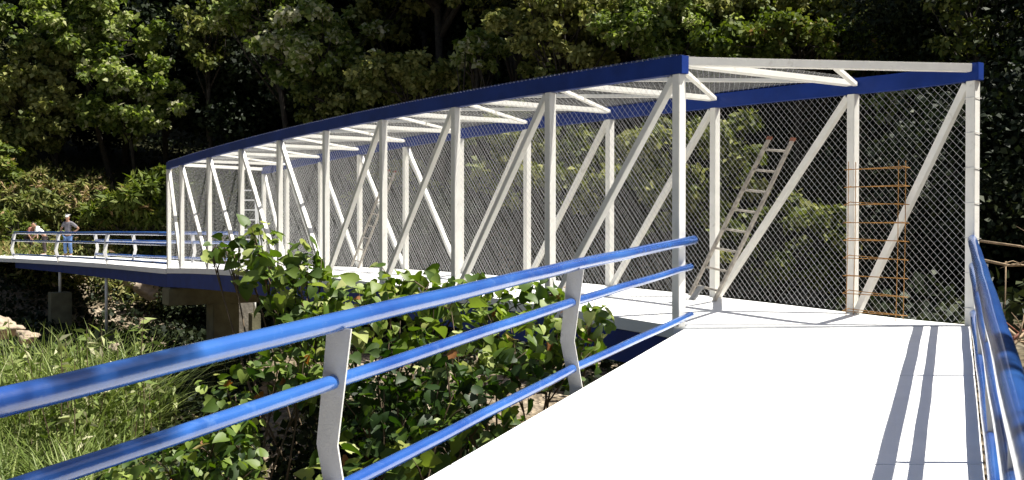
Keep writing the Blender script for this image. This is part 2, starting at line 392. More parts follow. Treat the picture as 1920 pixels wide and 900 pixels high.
# ------------------------------------------------------------------ railings
HR = 0.98
def railing(name, base_pts, outdir, label, group, rails_ext0=0.0, rails_ext1=0.0, posts=True, skip=(), rr=(0.049, 0.037, 0.036), kink=0.075, lean=0.0, pw=0.11, poff=0.0):
    """base_pts: list of post bases; outdir: list of outward unit vectors (away from deck)"""
    root = empty(name, base_pts[0], label, 'railing', group)
    offs = [0.0, -1, -1]
    hts = [HR + 0.0, 0.70 * HR, 0.15 * HR]
    def prof(h):   # outward offset of the post centre line with height
        t_ = h / HR
        return lean * t_ + (kink * (t_ / 0.38) if t_ < 0.38 else kink * (1 - (t_ - 0.38) / 0.62 * 1.0))
    n = len(base_pts)
    for nm, h, r_ in zip(('top_rail', 'middle_rail', 'bottom_rail'), hts, rr):
        pts = []
        for i in range(n):
            pts.append(base_pts[i] + outdir[i] * prof(h) + UPZ * (h + (r_ * 0.2 if nm == 'top_rail' else 0)))
        d0 = (pts[0] - pts[1]).normalized(); d1 = (pts[-1] - pts[-2]).normalized()
        pts[0] = pts[0] + d0 * rails_ext0; pts[-1] = pts[-1] + d1 * rails_ext1
        # subdivide with the faintest waviness of site-bent pipe, rounded closed ends
        P_ = []; R_ = []
        def cap(p_, d_):
            for q_, f_ in ((0.5, 0.62), (0.3, 0.86), (0.0, 1.0)): P_.append(p_ + d_ * (q_ * r_)); R_.append(r_ * f_)
        P_.append(pts[0] + d0 * r_ * .55); R_.append(r_ * .3)
        cap(pts[0], d0)
        for i in range(n - 1):
            m_ = 6
            for j in range(1, m_ + 1):
                if i == n - 2 and j == m_: break
                q_ = pts[i].lerp(pts[i + 1], j / m_)
                q_ = q_ + UPZ * (0.0022 * math.sin(i * 7 + j * 2.1 + h * 9)) + outdir[i] * (0.002 * math.sin(i * 3 + j * 1.7 + h))
                P_.append(q_); R_.append(r_)
        for q_, f_ in ((0.0, 1.0), (0.3, 0.86), (0.5, 0.62), (0.55, 0.3)): P_.append(pts[-1] + d1 * (q_ * r_)); R_.append(r_ * f_)
        MB().tube(P_, R_, 28).build(nm, M['blue'], root, smooth=True)
    for i in range(n):
        if i in skip: continue
        a = outdir[i]; t_ = V((-a.y, a.x, 0)); th = 0.012
        prof_pts = []
        hs = [-0.06, 0.0, 0.15 * HR, 0.36 * HR, 0.38 * HR, 0.40 * HR, 0.7 * HR, HR - rr[0] * 0.55]
        wd = lambda h: pw + 0.27 * pw * max(0, h / HR)
        vs = []; m_ = len(hs)
        for sgn in (-1, 1):
            for h in hs:
                hh = max(h, 0); c0 = base_pts[i] + a * (prof(hh) + poff) + UPZ * h + t_ * (sgn * th / 2)
                vs += [c0 - a * wd(hh) / 2, c0 + a * wd(hh) / 2]
        fs = []
        for j in range(m_ - 1):
            fs.append((2 * j, 2 * j + 1, 2 * j + 3, 2 * j + 2)); o2 = 2 * m_
            fs.append((o2 + 2 * j + 2, o2 + 2 * j + 3, o2 + 2 * j + 1, o2 + 2 * j))
            fs.append((2 * j, 2 * j + 2, o2 + 2 * j + 2, o2 + 2 * j)); fs.append((2 * j + 1, o2 + 2 * j + 1, o2 + 2 * j + 3, 2 * j + 3))
        o2 = 2 * m_
        fs += [(0, o2, o2 + 1, 1), (2 * m_ - 2, 2 * m_ - 1, 2 * o2 - 1, 2 * o2 - 2)]
        MB().add(vs, fs).build('post', M['post_paint'], root)
    return root
outL = V((-0.919, 0.394, 0)); outR = V((0.919, -0.394, 0))
lb = [left_line(RL.y - 0.02, 0.135)] + [left_line(y_, 0.0) for y_ in (8.18, 5.0, 1.82, -1.36)]
railing('railing', lb, [outL] * 5, 'blue pipe railing with white bent plates crossing the foreground at left', 'railings of the near walkway', rails_ext0=0.14, skip=(0,))
rb = [right_line(RR.y - 0.12, -0.02)] + [right_line(y_, -0.025) for y_ in (8.68, 6.04, 3.4, 0.76, -1.9)]
railing('railing', rb, [outR] * 6, 'blue pipe railing running beside the viewer along the right edge of the white deck', 'railings of the near walkway', rails_ext0=0.05, skip=(0,), kink=-0.015, lean=-0.02, pw=0.075, poff=0.03)

# ------------------------------------------------------------------ far walkway beyond the bridge
fl = [B(LEND + 0.05, -0.08, 0), V((-13.2, 33.0, 0)), V((-16.1, 36.1, 0)), V((-19.3, 39.1, 0)), V((-24.5, 43.0, 0)), V((-30, 46.5, 0))]
fr = [B(RFAR + 0.02, W + 0.08, 0), V((-10.9, 35.0, 0)), V((-13.7, 38.3, 0)), V((-17.0, 41.6, 0)), V((-22.3, 46.0, 0)), V((-28, 49.8, 0))]
fl[0].z = fr[0].z = 0
fw = slab(fl, fr, 0.15).build('walkway', M['concrete']); fw['kind'] = 'structure'
def inset(a, b, k): return a.lerp(b, k)
gl = [inset(fl[i], fr[i], 0.06) for i in range(4)]; gr = [inset(fl[i], fr[i], 0.94) for i in range(4)]
for g_ in (gl, gr):
    hs_ = [0.40, 0.34, 0.28, 0.22]; mb = MB(); vs = []
    for p_, h_ in zip(g_, hs_):
        for a_, z_ in ((-1, -.15 - h_), (1, -.15 - h_), (1, -.155), (-1, -.155)): vs.append(p_ + NRM * (a_ * 0.07) + UPZ * z_)
    fs = [(0, 1, 2, 3), (15, 14, 13, 12)]
    for i in range(3):
        for k in range(4): fs.append((4 * i + k, 4 * i + (k + 1) % 4, 4 * i + 4 + (k + 1) % 4, 4 * i + 4 + k))
    mb.add(vs, fs).build('girder', M['blue_chord'], fw)
def outs(pts, sgn):
    r_ = []
    for i in range(len(pts)):
        d = (pts[min(i + 1, len(pts) - 1)] - pts[max(i - 1, 0)]).normalized(); r_.append(V((d.y, -d.x, 0)) * sgn)
    return r_
f1 = [inset(fl[i], fr[i], 0.03) for i in range(4)]
f1[3] = at(27, 488, 39.3); f1[2] = at(110, 490, 36.2); f1[1] = at(202, 494, 33.0)
for q_ in f1: q_.z = 0
railing('railing', f1, outs(f1, -1), 'blue railing on the near side of the far walkway, in front of the workers', 'railings of the far walkway', skip=(0,), rr=(0.05, 0.036, 0.034), kink=0.10)
f2 = [inset(fl[i], fr[i], 0.97) for i in range(3)]
f2[1] = at(249, 486, 37.2); f2[2] = at(178, 484, 40.0); f2.insert(1, f2[0].lerp(f2[1], 0.5))
for q_ in f2: q_.z = 0
railing('railing', f2, outs(f2, 1), 'blue railing on the hill side of the far walkway, partly behind the truss', 'railings of the far walkway', skip=(0,), rr=(0.055, 0.05, 0.045), kink=0.10)

# ------------------------------------------------------------------ pier and supports
pc = B(LEND - 0.1, W / 2, 0, False)
pr = empty('bridge_pier', V((pc.x, pc.y, -3.2)), 'weathered concrete hammerhead pier under the far end of the bridge', 'bridge pier')
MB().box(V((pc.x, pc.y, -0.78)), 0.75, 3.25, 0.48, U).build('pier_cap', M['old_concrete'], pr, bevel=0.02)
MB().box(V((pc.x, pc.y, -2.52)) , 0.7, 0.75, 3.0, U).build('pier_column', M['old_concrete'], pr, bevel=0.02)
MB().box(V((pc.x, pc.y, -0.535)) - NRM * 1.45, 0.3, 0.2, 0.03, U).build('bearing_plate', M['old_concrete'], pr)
def support(px, Y, ztop, zped, pw, label):
    X = (px - 960) / F * Y; g0 = gz(X, Y) - 0.2
    r_ = empty('support_post', V((X, Y, g0)), label, 'support post', 'steel props under the far walkway')
    MB().tube([V((X, Y, zped - 0.01)), V((X, Y, ztop))], 0.05, 12).build('pole', M['white'], r_, smooth=True)
    MB().box(V((X, Y, (zped + g0) / 2)), pw, pw, zped - g0, U).build('pedestal', M['old_concrete'], r_, bevel=0.02)
support(112, 36.6, -0.17, -1.15, 0.7, 'leftmost white steel prop on a wide concrete pedestal')
support(199, 33.6, -0.17, -2.2, 0.62, 'tall white steel prop left of the concrete pier')
support(477, 33.5, -1.0, -1.65, 0.32, 'short white pole on a slim pale concrete block right of the pier')
# ruined block behind the pier
rbk = MB(); c0 = at(458, 590, 35); c0.z = -2.3
rbk.box(c0, 0.75, 0.5, 2.2, V((1, 0.2, 0))); rbk.build('concrete_block', mat('pale_concrete', (0.5, 0.45, 0.36), .9, var=.5, scale=2.5, bump=.5, bscale=10), bevel=0.05)
tag(bpy.data.objects['concrete_block'], 'stained pale concrete block standing behind the pier column', 'concrete block')

# ------------------------------------------------------------------ ladders, rebar
def ladder(foot, top, side, nr, wid, label, tips=True, rungs_end=0.1):
    """foot, top: centre points; side: direction across the ladder"""
    root = empty('ladder', foot, label, 'ladder', 'ladders leaning inside the bridge')
    side = side.normalized()
    d = (top - foot)
    for sg in (-1, 1):
        a = foot + side * (sg * wid / 2 * 1.12); b = top + side * (sg * wid / 2 * 0.94)
        m_ = a.lerp(b, 0.5) + UPZ * 0.012 * sg
        MB().sweep([a, m_, b], side, 0.05, 0.045, (b - a).cross(side).normalized()).build('side_rail', M['wood'], root, bevel=0.004)
        MB().sweep([b + (b - a).normalized() * 0.002, b + (b - a).normalized() * 0.05], side, 0.056, 0.052, (b - a).cross(side).normalized()).build('rail_tip', M['wood_tip'], root)
    for k in range(nr):
        t_ = 0.07 + (0.94 - 0.07) * k / (nr - 1); c0 = foot + d * t_
        wv = wid * (1.12 - 0.18 * t_) / 2 + 0.02
        MB().tube([c0 - side * wv, c0 + side * wv], 0.017, 8).build('rung', M['wood'], root, smooth=True)
    return root
ladder(B(0.90 * PL, W - 0.5, 0.02), B(0.44 * PL, W - 0.14, 2.25), U * 1 + V((0, 0, 0.12)), 8, 0.44, 'grey wooden ladder leaning inside the right mesh wall near the entrance')
ladder(B(5.75 * PL, W - 0.42, 0.02), B(5.18 * PL, W - 0.14, 2.25), U * 1 + V((0, 0, 0.12)), 8, 0.34, 'grey wooden ladder leaning on the mesh wall halfway along the bridge')
MB().sweep([B(0.93 * PL, W - 0.62, 0.002), B(0.90 * PL, W - 0.5, 0.2)], U, 0.10, 0.05, NRM).build('grey_wedge', mat('wedge_grey', (.3, .3, .3), .8, var=.2), None, bevel=0.004)  # slanted grey piece for a grey patch at the ladder foot
tag(bpy.data.objects['grey_wedge'], 'small grey wedge on the deck at the foot of the near ladder', 'wedge')
# stepladder far inside
sl_ = empty('stepladder', B(7.55 * PL, 1.1, 0), 'white aluminium stepladder standing near the far end inside the bridge', 'stepladder')
sb_ = B(7.55 * PL, 1.45, 0.0)
dirx = V((1, 0.1, 0)).normalized(); diry = V((-0.1, 1, 0))
for sg in (-1, 1):
    MB().beam(sb_ + dirx * (sg * .27), sb_ + dirx * (sg * .17) + diry * .3 + UPZ * 2.2, 0.06, 0.03, dirx).build('front_rail', M['alu'], sl_)
    MB().beam(sb_ + dirx * (sg * .25) + diry * .95, sb_ + dirx * (sg * .17) + diry * .36 + UPZ * 2.17, 0.03, 0.03, dirx).build('back_leg', M['alu'], sl_)
for k in range(8):
    t_ = (k + .8) / 8.2; c0 = sb_ + diry * (.3 * t_) + UPZ * (2.2 * t_); hw = .27 - .1 * t_
    MB().beam(c0 - dirx * hw, c0 + dirx * hw, 0.09, 0.035, diry).build('tread', M['alu'], sl_)
# rebar cage standing against the right wall
cg = empty('rebar_cage', B(-0.35, W - 0.25, 0), 'rusty steel rebar cage standing against the first right hand post by the entrance', 'rebar cage')
cg0 = lambda a, b, z: B(-0.12 - a, W - 0.10 - b - 0.04 * (1.9 - z) / 1.9, z, True)
for a_, b_ in ((0.0, 0.0), (0.72, 0.0), (0.0, 0.14), (0.72, 0.14)):
    MB().tube([cg0(a_, b_, 0.0), cg0(a_ + .01, b_, 0.9), cg0(a_, b_, 1.93)], 0.0048, 6).build('bar', M['rust'], cg)
for k in range(9):
    z_ = 0.07 + k * 0.222; tw = 0.02 * math.sin(k * 2.3); o3 = 0.05
    MB().tube([cg0(-.06, 0, z_ + tw), cg0(.78, 0, z_), cg0(.78, .14, z_ + .012), cg0(-.06, .14, z_ - .02), cg0(-.06, .005, z_ + tw + .006)], 0.0056, 6).build('stirrup', M['rust'], cg)

# ------------------------------------------------------------------ people
def skin_mesh(name, J, E, sub=2, root=0):
    me = bpy.data.meshes.new(name); me.from_pydata([j[:3] for j in J], E, [])
    o = bpy.data.objects.new(name, me); col.objects.link(o)
    md = o.modifiers.new('s', 'SKIN'); md.use_smooth_shade = True
    for i, sv in enumerate(me.skin_vertices[0].data):
        r_ = J[i][3]; sv.radius = (r_, J[i][4] if len(J[i]) > 4 else r_)
        sv.use_root = (i == root)
    o.modifiers.new('b', 'SUBSURF').levels = sub
    bpy.context.view_layer.update()
    dg = bpy.context.evaluated_depsgraph_get(); m2 = bpy.data.meshes.new_from_object(o.evaluated_get(dg))
    bpy.data.objects.remove(o); bpy.data.meshes.remove(me); m2.name = name
    return m2
def part_skin(name, J, E, m, root, sub=2):
    o = link(name, skin_mesh(name, J, E, sub), m, root, world=False); return o
def person(loc, rz_, label, pose, top, bottom, cap=None, height=1.68):
    r_ = empty('person', loc, label, 'person', None, rz_); k = height / 1.7
    # x right, y forward; lean: torso tilt forward; sq: crouch
    lean = pose.get('lean', 0.0); sq = pose.get('squat', 0.0)
    hipz = 0.92 - 0.5 * sq; hipy = -0.25 * sq
    def tor(h, x=0.0, y=0.0):   # point on torso axis, h above the hip
        return (x, hipy + math.sin(lean) * h + math.cos(lean) * y, hipz + math.cos(lean) * h - math.sin(lean) * y)
    hip = tor(0); belly = tor(.2); chest = tor(.38); neckb = tor(.52); neck = tor(.58, 0, .02); hd = tor(.67, 0, .03); ht = tor(.78, 0, .02)
    def kn(sx): return (sx * (.11 + .05 * sq), .04 + .33 * sq, .49 - .02 * sq)
    def an(sx): return (sx * .13, -.02 * (1), .09)
    def toe(sx): return (sx * .15, .17, .045)
    sh = [tor(.47, sx * .17) for sx in (-1, 1)]
    el, ha = pose['arms'](tor, sh)
    J = [hip + (.125, .1), belly + (.12, .095), chest + (.14, .10), neckb + (.075, .07), neck + (.05,), hd + (.085, .095), ht + (.07, .08)]
    E = [(0, 1), (1, 2), (2, 3), (3, 4), (4, 5), (5, 6)]
    for i, sx in enumerate((-1, 1)):
        b0 = len(J)
        J += [(sx * .09, hipy, hipz - .06, .085), kn(sx) + (.058,), an(sx) + (.04,), toe(sx) + (.035,)]; E += [(0, b0), (b0, b0 + 1), (b0 + 1, b0 + 2), (b0 + 2, b0 + 3)]
        b0 = len(J)
        w0 = V(el[i]).lerp(V(ha[i]), 0.85)
        J += [sh[i] + (.06,), tuple(el[i]) + (.042,), tuple(w0) + (.028,), tuple(ha[i]) + (.04, .022)]; E += [(3, b0), (b0, b0 + 1), (b0 + 1, b0 + 2), (b0 + 2, b0 + 3)]
        # fingers
        dv = (V(ha[i]) - V(el[i])).normalized(); sd = dv.cross(V((0, 1, 0.3))).normalized()
        for f_ in range(4):
            b1 = len(J); q0 = V(ha[i]) + sd * ((f_ - 1.5) * .02); J += [tuple(q0 + dv * .035) + (.009,), tuple(q0 + dv * (.085 - .008 * abs(f_ - 1.3)) + V((0, .01, -.01))) + (.008,)]; E += [(b0 + 3, b1), (b1, b1 + 1)]
        b1 = len(J); J += [tuple(V(ha[i]) + sd * .045 - dv * .01) + (.01,), tuple(V(ha[i]) + sd * .06 + dv * .035) + (.009,)]; E += [(b0 + 2, b1), (b1, b1 + 1)]
    part_skin('body', J, E, M['skin'], r_)
    part_skin('shirt', [tor(-.04) + (.145, .12), tor(.2) + (.14, .115), tor(.38) + (.16, .12), tor(.5) + (.1, .085)] +
              [tuple(V(sh[0])) + (.078,), tuple(V(sh[0]).lerp(V(el[0]), .8)) + (.06,), tuple(V(sh[1])) + (.078,), tuple(V(sh[1]).lerp(V(el[1]), .8)) + (.06,)],
              [(0, 1), (1, 2), (2, 3), (3, 4), (4, 5), (3, 6), (6, 7)], top, r_)
    part_skin('trousers', [tor(0) + (.142, .118), (-.09, hipy, hipz - .09, .102), kn(-1) + (.076,), (-.13, -.02, .12, .062), (.09, hipy, hipz - .09, .102), kn(1) + (.076,), (.13, -.02, .12, .062)],
              [(0, 1), (1, 2), (2, 3), (0, 4), (4, 5), (5, 6)], bottom, r_)
    for sx in (-1, 1):
        part_skin('shoe', [(sx * .13, -.06, .05, .05, .045), (sx * .14, .08, .045, .048, .04), (sx * .15, .19, .04, .042, .03)], [(0, 1), (1, 2)], M['shoe'], r_, 1)
    part_skin('hair', [tor(.74, 0, -.012) + (.09, .1), tor(.80, 0, -.005) + (.072, .08)], [(0, 1)], M['hair'], r_, 2)
    nose = tor(.69, 0, .125); part_skin('nose', [nose + (.012,), tor(.665, 0, .14) + (.014,)], [(0, 1)], M['skin'], r_, 1)
    for sx in (-1, 1):
        part_skin('ear', [tor(.70, sx * .088, .02) + (.012, .02), tor(.67, sx * .09, .02) + (.01, .016)], [(0, 1)], M['skin'], r_, 1)
        part_skin('eye', [tor(.715, sx * .032, .105) + (.010,), tor(.718, sx * .032, .108) + (.009,)], [(0, 1)], M['hair'], r_, 1)
    part_skin('mouth', [tor(.625, -.02, .108) + (.006,), tor(.625, .02, .108) + (.006,)], [(0, 1)], M['red_cloth'], r_, 1)
    if cap:
        part_skin('cap', [tor(.75, 0, 0) + (.085, .095), tor(.79, 0, 0) + (.06, .065), tor(.75, 0, .15) + (.055, .01)], [(0, 1), (0, 2)], cap, r_, 2)
    r_.scale = (k, k, k)
    return r_
hip_arm = lambda tor, sh: ([tor(.28, -.30, -.02), tor(.25, .42, -.10)], [tor(.02, -.30, .10), tor(.10, .24, -.02)])
reach_arm = lambda tor, sh: ([tor(.30, -.24, .22), tor(.30, .24, .22)], [tor(.25, -.16, .46), tor(.25, .16, .46)])
person(V((-18.05, 41.2, 0)), math.radians(172), 'man in a pale cap, grey shirt and blue jeans on the far walkway', dict(arms=lambda tor, sh: ([tor(.25, -.42, -.10), tor(.26, .28, .02)], [tor(.10, -.24, -.02), tor(.03, .24, .14)])), M['shirt'], M['jeans'], M['white_cloth'], 1.68)
person(V((-20.1, 43.6, 0)), math.radians(120), 'worker in white shirt and dark trousers leaning forward on the far walkway', dict(lean=0.75, arms=reach_arm), M['white_cloth'], M['dark_cloth'], None, 1.6)
person(V((-21.5, 45.0, 0)), math.radians(-120), 'worker in a reddish shirt bending down left of the one in white', dict(lean=0.85, arms=reach_arm), M['red_cloth'], M['dark_cloth'], None, 1.6)

# ------------------------------------------------------------------ trees
def crown_points(rng, c, rad, nclump, n, flat=0.65, shell=0.55, cl=0.30):
    """uneven crown: leaves gathered in clumps spread through an ellipsoid"""
    d = rng.normal(size=(nclump, 3)); d /= np.linalg.norm(d, axis=1)[:, None]
    rr_ = rng.uniform(shell, 1.02, nclump)[:, None]
    cc = d * rr_ * np.array(rad) ; 
    sz = rng.uniform(0.55, 1.35, nclump) * cl * (rad[0] * rad[1] * rad[2]) ** (1 / 3)
    k = rng.choice(nclump, n, p=sz ** 2 / (sz ** 2).sum())
    g = rng.normal(size=(n, 3)); gl_ = np.linalg.norm(g, axis=1)[:, None]; g = g / gl_ * (rng.uniform(0.2, 1, n) ** 0.5)[:, None]
    g[:, 2] *= flat
    tail = rng.random(n) < 0.12; g[tail] *= rng.uniform(1.1, 1.9, tail.sum())[:, None]
    P = np.array(c) + cc[k] + g * sz[k][:, None]
    out = g / (np.linalg.norm(g, axis=1)[:, None] + 1e-6)
    hue = rng.normal(0, 0.13, nclump)[k]
    return P, out, np.array(c) + cc, hue
def tree_at(px, py, Y, rx, rz_, ry, name, label, m, seed, n=5200, ls=0.24, nclump=26, shape=LEAF4, cat='tree', group=None, hue=0.0, cl=0.185, shell=.4):
    rng = np.random.default_rng(seed)
    c = at(px, py, Y); g0 = gz(c.x, c.y)
    root = empty(name, V((c.x, c.y, g0)), label, cat, group)
    P, out, cc, hv = crown_points(rng, c, (rx, ry, rz_), nclump, n, cl=cl, shell=shell)
    keep = P[:, 2] > ground_full(P[:, 0], P[:, 1]) + 0.02
    P, out, hv = P[keep], out[keep], hv[keep]
    tint = np.clip(rng.beta(2.2, 2.6, len(P)) + hv + hue, 0, 1)
    me = leaves('crown', P, ls, rng, shape, upbias=0.6, out=out, tint=tint)
    link('crown', me, m, root)
    mb = MB(); h = max(c.z - rz_ * 0.3 - g0, 0.5); r0 = 0.04 + 0.014 * h
    top = V((c.x, c.y, c.z - rz_ * .3)); base = V((c.x + rng.normal() * .3, c.y + ry * 1.1, gz(c.x, c.y + ry * 1.1) - 0.3))
    mid = base.lerp(top, .5) + V((rng.normal() * .25, rng.normal() * .2, 0))
    mb.tube([base, base.lerp(mid, .15), mid, top], [r0 * 1.5, r0, r0 * .8, r0 * .55], 9)
    for k in range(0, nclump, 2):
        q_ = V(cc[k]); st = mid.lerp(top, rng.uniform(.3, 1)); m_ = st.lerp(q_, .5) + V((rng.normal() * .2, rng.normal() * .2, rng.uniform(0, .35)))
        mb.tube([st, m_, q_], [r0 * .35, r0 * .22, r0 * .07], 5)
    mb.build('trunk', M['bark'], root, smooth=True)
    return root
T = 'tree'
HG = 'sunlit trees on the hillside'
A_, B_, C_ = M['leaf_a'], M['leaf_b'], M['leaf_c']
tree_at(150, 50, 53, 4.3, 2.2, 2.6, T, 'bushy green tree at the upper left of the hillside', A_, 1, 11050, 0.291, 85, group=HG)
tree_at(240, 185, 52, 3.0, 2.2, 2.2, T, 'mid green leafy tree hanging over the dark gap left of the bridge', A_, 2, 8500, 0.280, 66, group=HG)
tree_at(60, 190, 52.5, 2.6, 3.0, 2.2, T, 'olive green tree at the left edge above the far walkway', B_, 3, 7650, 0.280, 66, group=HG, hue=.3)
tree_at(-8, 345, 50, 1.3, 2.4, 1.5, 'small_tree', 'yellow green young tree at the far left edge', C_, 4, 3825, 0.246, 40, group=HG)
tree_at(605, 85, 47, 2.9, 2.0, 1.8, T, 'pale leaved tree overhanging the dark hollow at the upper middle', A_, 5, 8925, 0.280, 66, group=HG, hue=.12)
tree_at(510, 15, 50, 3.2, 2.2, 1.8, T, 'green tree touching the top of the picture left of the pale leaved one', A_, 6, 8075, 0.280, 60, group=HG, hue=.04)
tree_at(780, 150, 44, 3.4, 1.2, 1.8, T, 'dull green low spreading tree behind the middle of the blue roof beam', B_, 7, 8500, 0.258, 70, group=HG, hue=.2)
tree_at(895, 95, 42, 1.3, .9, 1.2, 'small_tree', 'small sparse tree just above the middle of the blue roof beam', A_, 8, 1445, 0.246, 30, group=HG, hue=.1)
tree_at(1060, 45, 38, 2.9, 2.3, 2.2, T, 'brownish green tree left of the entrance above the blue beam', B_, 9, 11050, 0.213, 85, group=HG, hue=.38)
tree_at(1290, 40, 36, 3.1, 2.0, 2.0, T, 'large green tree above the bridge entrance', A_, 10, 11900, 0.202, 91, group=HG)
tree_at(1500, 78, 33, 3.6, .95, 1.8, T, 'bright layered tree spreading above the entrance beam', C_, 11, 10200, 0.190, 81, group=HG, hue=-.02)
tree_at(1420, 5, 36, 3.2, 1.3, 1.8, T, 'olive tree along the top edge above the entrance', B_, 12, 7650, 0.202, 66, group=HG, hue=.35)
tree_at(720, 30, 50, 2.4, 1.6, 1.8, T, 'sparse dark tree between the pale leaved one and the roof beam', B_, 30, 2550, 0.280, 45, group=HG, hue=.1)
tree_at(390, 60, 53, 1.5, 2.2, 1.6, T, 'thin shaded tree between the two leafy crowns at the upper left', B_, 31, 3060, 0.269, 40, group=HG, hue=.1)
tree_at(1180, 20, 39, 2.6, 1.5, 1.8, T, 'leafy green tree between the brownish one and the large one by the top edge', A_, 32, 7000, .22, 60, group=HG)
tree_at(1640, 45, 35, 2.2, 1.3, 1.6, T, 'rightmost sunlit tree before the black gap at the upper right', B_, 33, 6000, .2, 51, group=HG, hue=.35)
tree_at(960, 10, 44, 2.6, 1.6, 1.8, T, 'olive tree at the top edge above the roof beam middle', B_, 34, 6500, .25, 51, group=HG, hue=.3)
tree_at(640, 190, 47, 2.4, 1.3, 1.6, T, 'dim low tree under the pale leaved one', B_, 35, 4500, .25, 42, group=HG, hue=0)
tree_at(1850, 60, 26, 1.6, 2.0, 1.6, T, 'dark sparse tree in the upper right corner', B_, 36, 2000, .18, 36, group=HG, hue=-.1)
# behind the mesh
SG = 'shrubs behind the mesh'
tree_at(1000, 300, 33, 3.3, 1.9, 1.8, 'shrub', 'tall shrub seen through the mesh in the middle of the bridge', B_, 13, 5100, 0.224, 44, cat='shrub', group=SG, hue=.15)
tree_at(1290, 320, 27, 2.6, 1.7, 1.8, 'shrub', 'leafy shrub seen through the mesh left of the near ladder', B_, 14, 5100, 0.190, 44, cat='shrub', group=SG, hue=.15)
tree_at(1480, 450, 24, 2.0, 1.2, 1.4, 'shrub', 'low shrub seen through the mesh behind the near ladder', B_, 15, 2890, 0.168, 30, cat='shrub', group=SG)
tree_at(720, 380, 42, 3.6, 1.9, 1.8, 'shrub', 'dull green shrub seen through the mesh in the far half of the bridge', B_, 16, 5100, 0.246, 40, cat='shrub', group=SG, hue=.1)
tree_at(1690, 190, 28, 1.7, .55, 1.2, 'shrub', 'leaf spray seen through the mesh high at the right', A_, 17, 1275, 0.168, 20, cat='shrub', group=SG, hue=.05)
# slope shrubs at the left
tree_at(262, 375, 46, 1.35, 1.2, 1.4, 'fern_bush', 'bright feathery bush on the slope just left of the truss end', M['leaf_c'], 18, 2720, 0.470, 27, shape=SPRAY, cat='bush', group='bushes on the far slope')
tree_at(200, 392, 47, 1.1, .7, 1.2, 'fern_bush', 'low yellow green bush left of the feathery one', M['leaf_c'], 19, 1275, 0.426, 20, shape=SPRAY, cat='bush', group='bushes on the far slope', hue=.1)
tree_at(90, 385, 48, 1.8, .8, 1.4, 'fern_bush', 'brownish scrubby bush on the slope above the workers', M['dry'], 20, 2210, 0.392, 27, shape=SPRAY, cat='bush', group='bushes on the far slope')
tree_at(400, 350, 46, 2.2, 1.1, 1.4, 'fern_bush', 'green bush behind the far end of the truss', M['leaf_c'], 21, 2210, 0.392, 27, shape=SPRAY, cat='bush', group='bushes on the far slope', hue=-.12)

tree_at(55, 352, 49, 1.6, .8, 1.2, 'fern_bush', 'olive scrub bush on the slope at the far left below the dark hollow', M['dry'], 40, 2400, .3, 22, shape=SPRAY, cat='bush', group='bushes on the far slope', hue=.1)
tree_at(150, 362, 49, 1.7, .8, 1.2, 'fern_bush', 'reddish brown scrub bush under the dark forest hollow', M['dry'], 41, 2400, .3, 22, shape=SPRAY, cat='bush', group='bushes on the far slope', hue=.2)
tree_at(330, 335, 48, 1.3, .7, 1.2, 'fern_bush', 'pale green bush directly behind the end post of the truss', C_, 42, 2000, .32, 18, shape=SPRAY, cat='bush', group='bushes on the far slope', hue=.1)
tree_at(30, 430, 46, 1.5, .8, 1.2, 'fern_bush', 'yellow green low bush left of the far railing end', C_, 43, 2000, .3, 18, shape=SPRAY, cat='bush', group='bushes on the far slope', hue=.15)

# unseen tree added on the right bank so its boughs dapple the near railings
def shade_tree():
    rng = np.random.default_rng(300); bx = V((9.2, 1.0, gz(9.2, 1.0)))
    root = empty('tree', bx, 'tall unseen tree on the right bank, added so its boughs shade the near railings', 'tree')
    Ps = []; mb = MB(); top = V((8.3, 2.5, 9.5)); mb.tube([bx - V((0, 0, .3)), V((9.0, 1.3, 3)), V((8.8, 2, 6.5)), top], [.3, .24, .18, .12], 10)
    for c_, r_, n_ in (((4.15, 3.2, 9.0), (1.15, 1.5, .8), 1500), ((4.3, 1.0, 9.2), (1.2, 1.2, .8), 1100), ((7.1, 2.6, 9.3), (1.2, 1.5, .9), 1200), ((12.0, 2.5, 10.0), (2, 1.6, 1.4), 2600), ((9.5, 0, 11), (2.4, 2, 1.6), 3000)):
        P, out, cc, hv = crown_points(rng, c_, r_, 16, n_, cl=.3, shell=.2); Ps.append(P)
        q_ = V(c_); mb.tube([V((8.8, 2, 6.5)), V((8.8, 2, 6.5)).lerp(q_, .55) + V((0, 0, .5)), q_], [.1, .06, .025], 7)
        for k in range(0, 16, 2): mb.tube([q_, V(cc[k])], [.02, .008], 5)
    P = np.concatenate(Ps)
    link('crown', leaves('crown', P, .16, rng, LEAF4, .5, tint=rng.beta(2, 2.4, len(P))), M['leaf_a'], root)
    mb.build('trunk', M['bark'], root, smooth=True)
shade_tree()

# high shading canopy further back on the hill: shared crowns
protos = []
for k in range(3):
    rng = np.random.default_rng(100 + k)
    P, out, cc, hv = crown_points(rng, (0, 0, 0), (5.5, 4.5, 4.0), 34, 15000, cl=.38, shell=.3)
    protos.append(leaves('crown', P, .30, rng, LEAF4, .5, out, tint=np.clip(rng.beta(2, 3, len(P)) + hv, 0, 1)))
rng = np.random.default_rng(111); P, out, cc, hv = crown_points(rng, (0, 0, 0), (5.5, 4.5, 4.0), 40, 26000, cl=.38, shell=.3)
protos.append(leaves('crown', P, .17, rng, LEAF4, .5, out, tint=np.clip(rng.beta(2, 3, len(P)) + hv, 0, 1)))
tm = MB(); tm.tube([(0, 0, -14), (0.3, 0, -7), (0, 0, 0)], [.26, .2, .12], 8)
for k in range(7):
    a_ = k * .9; tm.tube([(0.2, 0, -4 + .3 * k), (2 * math.cos(a_), 2 * math.sin(a_), -1 + .2 * k), (3.6 * math.cos(a_), 3.6 * math.sin(a_), .6)], [.16, .1, .04], 5)
